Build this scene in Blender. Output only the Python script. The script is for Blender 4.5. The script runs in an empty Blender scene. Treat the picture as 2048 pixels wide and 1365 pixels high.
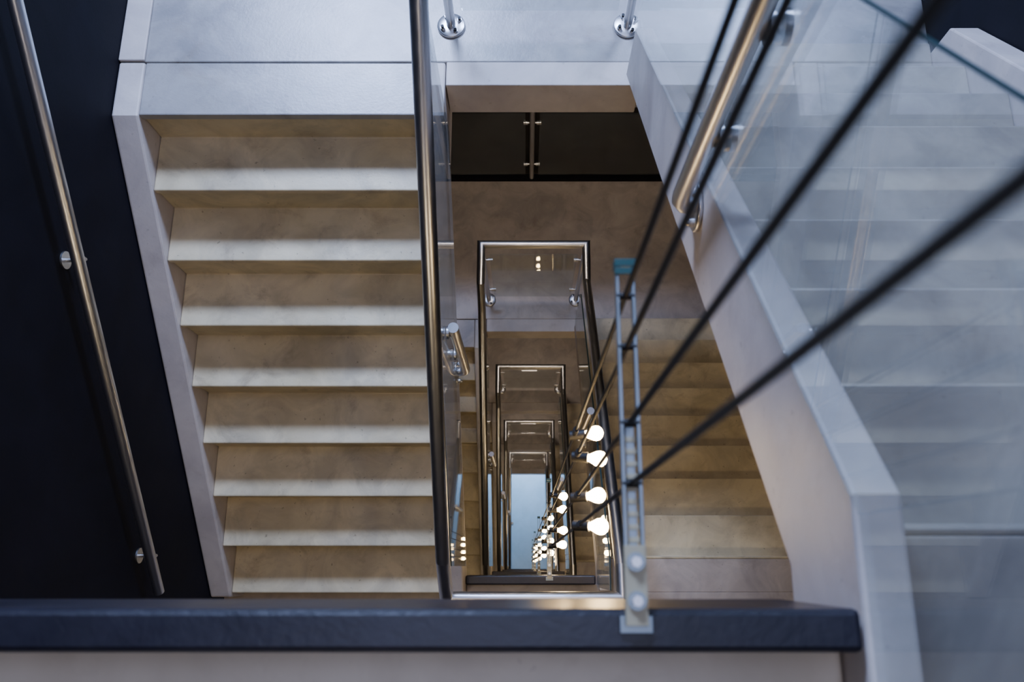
import bpy, bmesh, math, random
from mathutils import Vector, Matrix
random.seed(3)
CZ=17.51
def P(x,y,h): return Vector((x,y,CZ-h))
G=.2167; R=1.65/9; S=3.3
HN0=1.01; HF0=2.66
YL0=1.608; YR0=.05
NS=5
# ---------------- materials
def mat(name): 
    m=bpy.data.materials.new(name); m.use_nodes=True
    return m,m.node_tree.nodes,m.node_tree.links,m.node_tree.nodes['Principled BSDF']
def concrete(name,c1,c2,rough=.5,scale=3.0,bump=.15,stain=(.26,.19,.12),spec=.5,big=(.72,.72,.74),pore=.5,st=.6):
    m,n,l,b=mat(name)
    tc=n.new('ShaderNodeTexCoord')
    def noise(sc,de,ro=.6,di=0):
        a=n.new('ShaderNodeTexNoise'); a.inputs['Scale'].default_value=sc; a.inputs['Detail'].default_value=de; a.inputs['Roughness'].default_value=ro; a.inputs['Distortion'].default_value=di
        l.new(tc.outputs['Object'],a.inputs['Vector']); return a
    def ramp(src,p0,p1,c0,c1_):
        r=n.new('ShaderNodeValToRGB'); r.color_ramp.elements[0].position=p0; r.color_ramp.elements[1].position=p1
        r.color_ramp.elements[0].color=(*c0,1); r.color_ramp.elements[1].color=(*c1_,1)
        l.new(src.outputs['Fac'],r.inputs['Fac']); return r
    def mix(fac,a,bc,mode='MIX'):
        mx=n.new('ShaderNodeMixRGB'); mx.blend_type=mode
        if fac is None: mx.inputs['Fac'].default_value=1
        else: l.new(fac,mx.inputs['Fac'])
        l.new(a,mx.inputs['Color1'])
        if isinstance(bc,tuple): mx.inputs['Color2'].default_value=(*bc,1)
        else: l.new(bc,mx.inputs['Color2'])
        return mx.outputs['Color']
    a=noise(scale,8)
    base=ramp(a,.32,.68,c1,c2).outputs['Color']
    sr=ramp(noise(7,5,.65,.5),.56,.78,(0,0,0),(st,st,st)).outputs['Color']
    col=mix(sr,base,stain)
    pr=ramp(noise(50,2,.5),.70,.76,(0,0,0),(pore,pore,pore)).outputs['Color']
    col=mix(pr,col,tuple(v*.6 for v in stain))
    gr=ramp(noise(5,4,.6,.8),.35,.62,big,(1,1,1)).outputs['Color']
    col=mix(None,col,gr,'MULTIPLY')
    l.new(col,b.inputs['Base Color'])
    f=noise(90,4)
    bp=n.new('ShaderNodeBump'); bp.inputs['Strength'].default_value=bump; bp.inputs['Distance'].default_value=.003
    l.new(f.outputs['Fac'],bp.inputs['Height']); l.new(bp.outputs['Normal'],b.inputs['Normal'])
    mr=n.new('ShaderNodeMapRange'); mr.inputs['To Min'].default_value=rough-.1; mr.inputs['To Max'].default_value=rough+.12
    l.new(a.outputs['Fac'],mr.inputs['Value']); l.new(mr.outputs['Result'],b.inputs['Roughness'])
    b.inputs['Specular IOR Level'].default_value=spec
    return m
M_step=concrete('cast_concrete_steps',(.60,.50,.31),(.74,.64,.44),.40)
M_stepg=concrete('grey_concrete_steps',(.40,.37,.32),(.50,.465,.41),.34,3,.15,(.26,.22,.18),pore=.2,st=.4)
M_stepn=concrete('floor_concrete',(.30,.27,.235),(.38,.34,.30),.40,3,.15,(.20,.17,.14),pore=.1,st=.4)
M_land=concrete('cast_concrete_landing',(.48,.41,.36),(.60,.53,.48),.36,2.2,pore=.3,st=.45)
M_land0=concrete('dimmed_concrete_landing',(.34,.33,.32),(.46,.45,.44),.30,2.2,pore=.2,st=.35)  # darker copy of the landing concrete, dims the top landing
M_string=concrete('cast_concrete_stringer',(.60,.545,.52),(.69,.635,.60),.5,4,.15,(.36,.30,.26),.5,(.86,.86,.88),pore=.25,st=.35)
M_top=concrete('lightened_cream_concrete',(.72,.65,.54),(.82,.75,.64),.45,4,.15,(.42,.34,.25),.5,(.86,.85,.84),pore=.15,st=.4)  # near-white base stands in for light missing on the near floor strip
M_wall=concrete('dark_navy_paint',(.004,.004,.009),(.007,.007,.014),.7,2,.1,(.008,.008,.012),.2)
M_back=concrete('charcoal_panel',(.024,.020,.018),(.038,.032,.029),.5,2,.1,(.02,.02,.02))
M_curb=concrete('dark_paint',(.013,.0125,.020),(.022,.021,.032),.34,8,.2,(.03,.03,.04))
M_floor=concrete('blue_lit_floor',(.30,.46,.62),(.36,.52,.68),.35,1,.02,(.3,.42,.55),pore=0,st=.2,big=(.92,.92,.92))  # blue of the lobby daylight is put into the floor colour
def simple(name,c,metal=0,rough=.4,noise=0):
    m,n,l,b=mat(name)
    b.inputs['Base Color'].default_value=(*c,1); b.inputs['Metallic'].default_value=metal
    t=n.new('ShaderNodeTexNoise'); t.inputs['Scale'].default_value=60
    mr=n.new('ShaderNodeMapRange'); mr.inputs['To Min'].default_value=max(.02,rough-.06); mr.inputs['To Max'].default_value=rough+.06
    l.new(t.outputs['Fac'],mr.inputs['Value']); l.new(mr.outputs['Result'],b.inputs['Roughness'])
    return m
M_steel=simple('brushed_stainless',(.66,.66,.67),1,.33)
M_alu=simple('galvanised_steel',(.26,.30,.32),1,.35)
M_black=simple('black_rubber',(.006,.006,.007),0,.6)
M_teal=simple('teal_plastic',(.005,.06,.06),0,.4)
M_cream=simple('cream_enamel',(.42,.38,.26),0,.4)
M_gedge=simple('glass_edge_green',(.015,.045,.05),0,.3)
def glassmat():
    m,n,l,b=mat('balustrade_glass'); n.remove(b); out=n['Material Output']
    tr=n.new('ShaderNodeBsdfTransparent'); tr.inputs['Color'].default_value=(.96,.98,.975,1)
    gl=n.new('ShaderNodeBsdfGlossy'); gl.inputs['Roughness'].default_value=.01
    fr=n.new('ShaderNodeFresnel'); ge=n.new('ShaderNodeNewGeometry')
    io=n.new('ShaderNodeMapRange'); io.inputs['To Min'].default_value=1.45; io.inputs['To Max'].default_value=1/1.45
    l.new(ge.outputs['Backfacing'],io.inputs['Value']); l.new(io.outputs['Result'],fr.inputs['IOR'])
    m1=n.new('ShaderNodeMixShader'); l.new(fr.outputs[0],m1.inputs[0]); l.new(tr.outputs[0],m1.inputs[1]); l.new(gl.outputs[0],m1.inputs[2])
    df=n.new('ShaderNodeBsdfDiffuse'); df.inputs['Color'].default_value=(.50,.62,.76,1)  # blue diffuse veil: dust film plus painted haze of bluish reflections
    tc=n.new('ShaderNodeTexCoord'); nz=n.new('ShaderNodeTexNoise'); nz.inputs['Scale'].default_value=2.5; nz.inputs['Detail'].default_value=5
    l.new(tc.outputs['Object'],nz.inputs['Vector'])
    mr=n.new('ShaderNodeMapRange'); mr.inputs['From Min'].default_value=.3; mr.inputs['From Max'].default_value=.75; mr.inputs['To Min'].default_value=.01; mr.inputs['To Max'].default_value=.05
    l.new(nz.outputs['Fac'],mr.inputs['Value'])
    m2=n.new('ShaderNodeMixShader'); l.new(mr.outputs[0],m2.inputs[0]); l.new(m1.outputs[0],m2.inputs[1]); l.new(df.outputs[0],m2.inputs[2])
    l.new(m2.outputs[0],out.inputs['Surface']); return m
M_glass=glassmat()
def emat(name,c,s):
    m,n,l,b=mat(name); b.inputs['Base Color'].default_value=(*c,1)
    b.inputs['Emission Color'].default_value=(*c,1); b.inputs['Emission Strength'].default_value=s; return m
M_bulb=emat('lit_bulb_glass',(1,.68,.32),70)
M_fill=emat('warm_fill_glow',(1,.78,.50),38)  # glow of the added fixtures under the near landings
M_fill2=emat('neutral_fill_glow',(1,.82,.66),60)  # glow of the added fixtures under the far landings
M_fill3=emat('wall_fill_glow',(1,.82,.64),95)  # glow of the added fixture above the near landing
# ---------------- mesh builder
class MB:
    def __init__(s): s.v=[]; s.f=[]; s.mi=[]; s.sm=[]; s.mats=[]
    def m(s,mt):
        if mt not in s.mats: s.mats.append(mt)
        return s.mats.index(mt)
    def add(s,vs,fs,mt,smooth=False):
        o=len(s.v); k=s.m(mt); s.v+= [Vector(v) for v in vs]
        for f in fs: s.f.append([i+o for i in f]); s.mi.append(k); s.sm.append(smooth)
    def prism(s,prof,x0,x1,mt): # prof list of (y,h)
        n=len(prof); vs=[P(x0,y,h) for y,h in prof]+[P(x1,y,h) for y,h in prof]
        fs=[list(range(n)),list(range(2*n-1,n-1,-1))]+[[i,i+n,(i+1)%n+n,(i+1)%n] for i in range(n)]
        s.add(vs,fs,mt)
    def box(s,x0,x1,y0,y1,h0,h1,mt): s.prism([(y0,h0),(y1,h0),(y1,h1),(y0,h1)],x0,x1,mt)
    def tube(s,a,b,r,mt,seg=20,r2=None,caps=True):
        a=Vector(a);b=Vector(b);d=(b-a).normalized(); r2=r if r2 is None else r2
        u=d.orthogonal().normalized(); w=d.cross(u)
        vs=[];
        for p,rr in((a,r),(b,r2)):
            for i in range(seg):
                t=2*math.pi*i/seg; vs.append(p+u*math.cos(t)*rr+w*math.sin(t)*rr)
        s.add(vs,[[i,(i+1)%seg,(i+1)%seg+seg,i+seg] for i in range(seg)],mt,True)
        if caps: s.add(vs[:seg],[list(range(seg-1,-1,-1))],mt); s.add(vs[seg:],[list(range(seg))],mt)
    def lathe(s,o,d,prof,mt,seg=24): # prof (dist,r)
        d=Vector(d).normalized(); u=d.orthogonal().normalized(); w=d.cross(u); vs=[]
        for t,r in prof:
            for i in range(seg):
                a=2*math.pi*i/seg; vs.append(Vector(o)+d*t+u*math.cos(a)*r+w*math.sin(a)*r)
        fs=[]
        for j in range(len(prof)-1):
            for i in range(seg): fs.append([j*seg+i,j*seg+(i+1)%seg,(j+1)*seg+(i+1)%seg,(j+1)*seg+i])
        s.add(vs,fs,mt,True)
    def path(s,pts,r,mt,seg=20):
        pts=[Vector(p) for p in pts]; n=len(pts); rings=[]
        d=(pts[1]-pts[0]).normalized(); u=d.orthogonal().normalized(); w=d.cross(u)
        ring=[pts[0]+u*math.cos(2*math.pi*i/seg)*r+w*math.sin(2*math.pi*i/seg)*r for i in range(seg)]
        rings.append(ring)
        for k in range(1,n):
            d=(pts[k]-pts[k-1]).normalized()
            if k<n-1:
                e=(pts[k+1]-pts[k]).normalized(); nn=(d+e).normalized()
            else: nn=d
            nr=[]
            for q in rings[-1]:
                t=(pts[k]-q).dot(nn)/d.dot(nn); nr.append(q+d*t)
            rings.append(nr)
        for k in range(n-1):
            s.add(rings[k]+rings[k+1],[[i,(i+1)%seg,(i+1)%seg+seg,i+seg] for i in range(seg)],mt,True)
        s.add(rings[0],[list(range(seg-1,-1,-1))],mt); s.add(rings[-1],[list(range(seg))],mt)
    def obj(s,name,bevel=0,parent=None):
        me=bpy.data.meshes.new(name); me.from_pydata([tuple(v) for v in s.v],[],s.f)
        for mt in s.mats: me.materials.append(mt)
        for p,k,q in zip(me.polygons,s.mi,s.sm): p.material_index=k; p.use_smooth=q
        bm=bmesh.new(); bm.from_mesh(me); bmesh.ops.recalc_face_normals(bm,faces=bm.faces); bm.to_mesh(me); bm.free()
        o=bpy.data.objects.new(name,me); bpy.context.collection.objects.link(o)
        if bevel:
            b=o.modifiers.new('b','BEVEL'); b.width=bevel; b.segments=2; b.limit_method='ANGLE'; b.angle_limit=math.radians(40)
        if parent: o.parent=parent
        return o
def empty(name):
    e=bpy.data.objects.new(name,None); bpy.context.collection.objects.link(e); return e
XO=1.53; XI=1.43; XLW=-.30; XLI=-.39; XRW=.37; XRI=.43
sl=R/G
# ---------------- flights
def left_flight(k):
    HF=HF0+S*k; HN=HF+1.65; e=empty('staircase_flight')
    pr=[(1.829,HF+.0355)]
    for i in range(9):
        y=YL0-i*G; h=HF+i*R
        if i==0: pr+=[(y+.012,h+.0355),(y+.012,h+R)]
        else: pr+= [(y,h+.028),(y+.012,h+.040),(y+.012,h+R if i<8 else HN)]
        if i<8: pr.append((y-G,h+R))
    yb=YL0-8*G
    pr+= [(yb+.012,HN+.12),(1.55,HF+.27),(1.829,HF+.27)]
    a=MB(); a.prism(pr,-XI,XLI,M_step); a.obj('steps',.006,e)
    a=MB(); a.box(-XI,XLI,YL0,1.829,HF,HF+.035,M_land0 if k==0 else M_land); a.obj('landing_lip',.005,e)
    for x0,x1 in((-XO,-XI),(XLI,XLW)):
        q=MB(); q.prism([(1.829,HF-.004),(YL0-.005,HF-.004),(yb-.02,HF+(YL0-yb+.0)*sl-.004),(yb-.02,HN+.12),(1.55,HF+.3),(1.829,HF+.3)],x0+.001,x1-.001,M_string); q.obj('stringer',.008,e)
def right_flight(k):
    HN=HN0+S*k; HF=HN+1.65; e=empty('staircase_flight')
    pr=[(.036,HN),(YR0,HN)]
    for n_ in range(9):
        y=YR0+n_*G; h=HN+n_*R
        if n_==0: pr+=[(y,h+R)]
        else: pr+=[(y,h+.028),(y-.012,h+.040),(y-.012,h+R)]
        if n_<8: pr.append((y+G,h+R))
    yb=YR0+8*G
    pr+=[(yb-.012,HF+.12),(.10,HN+.27),(.036,HN+.27)]
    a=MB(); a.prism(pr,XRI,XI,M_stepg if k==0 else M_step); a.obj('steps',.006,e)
    E=.10; ye=-.9 if k==0 else -.12
    for x0,x1 in((XRW,XRI),(XI,XO)):
        q=MB(); q.prism([(YR0+.03,HN+.03*sl-E),(ye,HN-E+.02),(ye,HN+.17),(.0,HN+.17),(1.75,HN+1.75*sl+.13),(1.75,HN+(1.75-YR0)*sl-E)],x0+.001,x1-.001,M_string); q.obj('stringer',.006,e)
for k in range(NS): right_flight(k); left_flight(k)
# ---------------- landings
for k in range(NS):
    HF=HF0+S*k; ML=M_land0 if k==0 else M_land
    a=MB(); a.box(-XO,XO,1.833,2.998,HF,HF+.19,ML)
    a.box(XLW+.002,XRW+.06,1.7325,1.833,HF,HF+.19,M_string)
    a.box(XRI,XO,1.78,1.833,HF,HF+.19,ML)
    a.box(-XO,-XI-.003,1.833,2.998,HF-.012,HF,M_string)
    a.obj('landing_slab',.004)
    b=MB(); b.box(-XO,XO,3.0,3.05,HF-.03,HF+.19,M_wall); b.obj('trim_back',.003)
    HN=HN0+S*k
    a=MB()
    if k==0: a.box(-XO,XRW-.002,-1.5,-.0915,HN,HN+.2,M_top)
    else:
        a.box(-XO,XO,-1.5,-.128,HN,HN+.2,M_land); a.box(XLW,XRI,-.128,-.0915,HN,HN+.2,M_land)
    a.box(XRI+.001,XI-.001,-1.5 if k==0 else -.128,.0355,HN,HN+.2,M_stepn if k==0 else M_land)
    a.obj('landing_slab',.003)
    c=MB(); c.box(-XO if k==0 else XLW,.366 if k==0 else .352,-.0905,-.045,HN-.08,HN+.2,M_curb); c.obj('landing_edge_curb',.007)
# ---------------- walls, ground
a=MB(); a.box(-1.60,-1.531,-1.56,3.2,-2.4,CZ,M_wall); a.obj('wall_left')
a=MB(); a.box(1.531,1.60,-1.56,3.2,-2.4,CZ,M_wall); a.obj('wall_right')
a=MB(); a.box(-1.53,1.53,3.12,3.2,HF0+.25,CZ,M_back); a.obj('wall_back')
a=MB(); a.box(-1.53,1.53,-1.56,-1.501,-2.4,CZ,M_wall); a.obj('wall_front')
a=MB(); a.box(-1.6,1.6,-1.56,3.2,CZ,CZ+.2,M_floor); a.obj('floor')
# ---------------- balustrades around the well
XLf,XLn,XRf,XRn=-.283,-.303,.388,.374
def clip(a,c,axis):
    c=Vector(c);d=Vector(axis)
    a.tube(c-d*.0,c+d*.035,.007,M_steel,12); a.tube(c+d*.03,c+d*.05,.014,M_steel,16); a.tube(c+d*.052,c+d*.062,.014,M_steel,16)
for k in range(NS):
    HN=HN0+S*k; HF=HF0+S*k; H2=HN+S
    BE=empty('stair_balustrade')
    pts=[P(XRn,-.12,HN-1.05),P(XRn,.0,HN-1.03),P(XRn,.06,HN-.98),P(XRf,1.74,HF-.183-.93),P(XRf,1.985,HF-1.13),P(XLf,1.985,HF-1.13),P(XLf,1.72,HF-1.13),P(XLf,1.60,HF-.95),
         P(XLn,.02,HF+(YL0-.02)*sl-.93),P(XLn,-.12,H2-1.05),P(XRn,-.12,H2-1.05)]
    if k==NS-1: pts=pts[:-1]
    a=MB(); a.path(pts,.0265,M_steel); a.obj('handrail',0,BE)
    for x,sx in((XLf,1),(XRf,-1)):
        a=MB(); y=1.987
        a.tube(P(x,y,HF-.012),P(x,y,HF-1.12),.017,M_steel)
        a.lathe(P(x,y,HF-.001),(0,0,1),[(0,.0001),(0,.053),(.008,.053),(.011,.050),(.011,.017)],M_steel,32)
        for t in range(4):
            g=t*math.pi/2+.5; px=P(x+.036*math.cos(g),y+.036*math.sin(g),HF-.01)
            a.tube(px,px+Vector((0,0,.012)),.009,M_steel,6); a.tube(px+Vector((0,0,.012)),px+Vector((0,0,.02)),.006,M_black,10)
        for hh in(.25,.85): clip(a,P(x,y,HF-hh),(sx,0,0))
        a.obj('post',0,BE)
    g=MB(); g.box(XLf+.045,XRf-.045,1.982,1.992,HF-.95,HF-.10,M_glass); g.obj('glass_panel',0,BE)
    if k>0:
        B2=empty('rear_balustrade')
        a=MB(); a.tube(P(.049,3.02,HF-.03),P(.049,3.02,HF-1.1),.019,M_steel)
        for hh in(.25,.86):
            clip(a,P(.049,3.02,HF-hh),(1,0,0)); clip(a,P(.049,3.02,HF-hh),(-1,0,0))
        a.path([P(-XO+.01,3.02,HF-1.1),P(XO-.01,3.02,HF-1.1)],.021,M_steel)
        a.obj('post_and_rail',0,B2)
        g=MB(); g.box(-1.45,.0,3.015,3.025,HF-.98,HF-.08,M_glass); g.obj('glass_panel',0,B2)
        g=MB(); g.box(.10,1.45,3.015,3.025,HF-.98,HF-.08,M_glass); g.obj('glass_panel',0,B2)
    def sidepost(y,hn,x,face,d,top):
        a=MB()
        a.path([P(x,y,top),P(x,y,hn-.06),P(x+d*.003,y,hn-.03),P(x+d*.014,y,hn-.01),P(face-d*.006,y,hn)],.019,M_steel)
        a.lathe(P(face-d*.0005,y,hn),(-d,0,0),[(0,.0001),(0,.055),(.007,.055),(.010,.052),(.010,.015)],M_steel,32)
        for yy_ in(-.038,.038):
            c0=P(face-d*.009,y+yy_,hn); dv=Vector((-d,0,0))
            a.tube(c0,c0+dv*.012,.011,M_steel,6)
            a.lathe(c0+dv*.012,dv,[(0,.008),(.006,.007),(.010,.004),(.011,.0001)],M_steel,14)
        for hh in(.29,.60):
            c=P(x,y,hn-hh); dv=Vector((d,0,0))
            a.tube(c,c+dv*.026,.007,M_steel,12); a.tube(c+dv*.019,c+dv*.028,.026,M_steel,24)
            a.tube(c+dv*.041,c+dv*.052,.026,M_steel,24)
        a.obj('side_post',0,BE)
    yy=.745; sidepost(yy,HN+(yy-YR0)*sl,.325,XRW,1,HN+(yy-YR0)*sl-.93+.01)
    yy=.80; sidepost(yy,HF+(YL0-yy)*sl+.03,-.252,XLW,-1,HF+(YL0-yy)*sl-.64)
    def fglass(x,pr):
        g=MB(); t=.005; n_=len(pr)//2
        g.prism(pr,x-t,x+t,M_glass)
        tp=pr[n_:]
        g.prism([(y_,h_-.0005) for y_,h_ in tp]+[(y_,h_-.003) for y_,h_ in tp[::-1]],x-t*.6,x+t*.6,M_gedge)
        g.obj('glass_panel',0,BE)
    fR=lambda y:HN+(y-YR0)*sl
    ye=-.9 if k==0 else -.10
    fglass(.360,[(ye,HN-.13),(.05,HN-.13),(1.70,fR(1.70)-.13),(1.70,fR(1.70)-.725),(.05,HN-.725),(ye,HN-.725)])
    fL=lambda y:HF+(YL0-y)*sl
    fglass(-.287,[(.0,fL(0)-.03),(1.55,fL(1.55)-.03),(1.55,fL(1.55)-.78),(0,fL(0)-.78)])
    a=MB(); x=-1.46
    a.path([P(x,1.75,fL(1.75)-.73),P(x,-.10,fL(-.10)-.73)],.021,M_steel)
    for y in(1.7,.98,.04):
        h=fL(y)-.73; a.path([P(x,y,h+.018),P(x,y,h+.05),P(x-.025,y,h+.06),P(-1.531,y,h+.06)],.007,M_steel,12)
        a.tube(P(-1.531,y,h+.06),P(-1.525,y,h+.06),.03,M_steel)
    a.obj('wall_handrail')
    a=MB(); x=1.46
    a.path([P(x,1.75,fR(1.75)-.73),P(x,-.02,fR(-.02)-.73)],.021,M_steel)
    for y in(1.6,.9,.1):
        h=fR(y)-.73; a.path([P(x,y,h+.018),P(x,y,h+.05),P(x+.025,y,h+.06),P(1.531,y,h+.06)],.007,M_steel,12)
        a.tube(P(1.531,y,h+.06),P(1.525,y,h+.06),.03,M_steel)
    a.obj('wall_handrail')
# ---------------- light strings
FE=empty('festoon_light_strings')
XC=.12; YC=[.3125,.2496,.159,.090]
groups=[1.95,3.8,5.6,7.6,10.0,12.6,15.2]
for ci,y in enumerate(YC):
    a=MB(); a.tube(P(XC,y,-2.4),P(XC,y,16.2),.0034,M_black,12); a.obj('cable',0,FE)
    for gi,h0 in enumerate(groups):
        h=h0+[-.05,.03,-.02,.04][ci]*(1 if gi%2 else -1); 
        ang=[.15,-.2,.1,-.1][(ci+gi)%4]; d=Vector((math.cos(ang),math.sin(ang)*.6,.25+.1*ci-.15)).normalized()
        o=P(XC,y,h); a=MB(); q=.70
        a.tube(o-d*.010,o+d*.022,.012,M_black,18); a.tube(o+d*.022,o+d*.028,.013,M_black,18)
        for j in range(5): a.tube(P(XC,y,h-.05-.012*j),P(XC,y,h-.044-.012*j),.007,M_black,10)
        a.obj('socket',0,FE)
        b=MB(); b.lathe(o+d*.026,d,[(t_*q,r_*q) for t_,r_ in [(0,.012),(.008,.013),(.018,.018),(.030,.0245),(.042,.027),(.054,.0245),(.063,.016),(.067,.006),(.068,.0002)]],M_bulb); b.obj('bulb',0,FE)
for k in range(NS):
    HB=.925+S*k; yf=.352 if k==0 else .43
    a=MB()
    for sx in(-1,1): a.box(XC+sx*.0095-.0022,XC+sx*.0095+.0022,.0,yf,HB-.006,HB+.006,M_alu)
    a.box(XC-.013,XC+.013,yf-.004,yf+.006,HB-.010,HB+.010,M_teal)
    a.box(XC-.013,XC+.013,yf-.014,yf-.005,HB-.010,HB-.0065,M_teal)
    a.box(XC-.012,XC+.012,-.062,.022,HB-.010,HB+.003,M_cream)
    for yb_ in(.0045,-.036):
        a.tube(P(XC,yb_,HB-.010),P(XC,yb_,HB-.014),.010,M_alu,20); a.tube(P(XC,yb_,HB-.014),P(XC,yb_,HB-.02),.006,M_steel,6)
    for j in range(9): a.box(XC-.007,XC+.007,.025+j*.014,.031+j*.014,HB+.000,HB+.003,M_cream)
    a.box(XC-.005,XC+.005,.02,.16,HB+.003,HB+.005,M_alu)
    a.box(XC-.018,XC+.018,-.070,-.052,HB+.000,HB+.003,M_alu)
    for y in YC: a.tube(P(XC-.011,y,HB-.002),P(XC+.011,y,HB-.002),.0045,M_black,10)
    a.obj('cable_bracket',.0006,FE)
# ---------------- lights
def area(name,loc,tgt,sx,sy,pw,col):
    L=bpy.data.lights.new(name,'AREA'); L.shape='RECTANGLE'; L.size=sx; L.size_y=sy; L.energy=pw; L.color=col
    o=bpy.data.objects.new(name,L); bpy.context.collection.objects.link(o); o.location=loc
    o.rotation_euler=(Vector(tgt)-Vector(loc)).to_track_quat('-Z','Y').to_euler(); return o
area('window_light',P(-1.4,5.1,-1.7),P(-.5,.8,3),1.6,1.0,640,(.46,.60,1))
area('window_light',P(2.6,5.1,-1.7),P(.6,.8,2),1.6,1.0,400,(.46,.60,1))
area('skylight',P(0,.6,-3.2),P(0,.6,3),2.4,2.4,50,(.56,.64,1))
area('lobby_light',P(0,2.2,16.15),P(0,.9,17.5),1.5,.6,75,(.42,.66,1))
def soffit_fill(x,y,h,mt):  # unseen ceiling fixtures, added to brighten and warm the shaft
    a=MB(); a.tube(P(x,y,h),P(x,y,h+.03),.15,M_alu,32); a.tube(P(x,y,h+.03),P(x,y,h+.045),.135,mt,32); a.obj('added_ceiling_fill')
for k in range(NS):
    HN=HN0+S*k; HF=HF0+S*k
    soffit_fill(-.75,-.75,HN+.2,M_fill); soffit_fill(.8,-.75,HN+.2,M_fill)
    soffit_fill(.05,2.4,HF+.19,M_fill2)
a=MB(); a.box(-.7,-.1,-1.5,-1.44,-2.1,-1.98,M_alu); a.box(-.68,-.12,-1.48,-1.425,-1.979,-1.96,M_fill3); a.obj('added_wall_fill')  # unseen fixture added above the near landing as warm fill
w=bpy.data.worlds.new('World'); bpy.context.scene.world=w; w.use_nodes=True
w.node_tree.nodes['Background'].inputs[0].default_value=(.24,.30,.50,1); w.node_tree.nodes['Background'].inputs[1].default_value=.3
# ---------------- camera
c=bpy.data.cameras.new('Camera'); o=bpy.data.objects.new('Camera',c); bpy.context.collection.objects.link(o)
o.location=P(0,0,0); o.rotation_euler=(math.radians(15.54),0,0)
c.lens=1620/2048*36; c.sensor_width=36; c.shift_x=-27/2048; c.clip_start=.01; c.clip_end=100
c.dof.use_dof=True; c.dof.focus_distance=3.4; c.dof.aperture_fstop=4.5
bpy.context.scene.camera=o
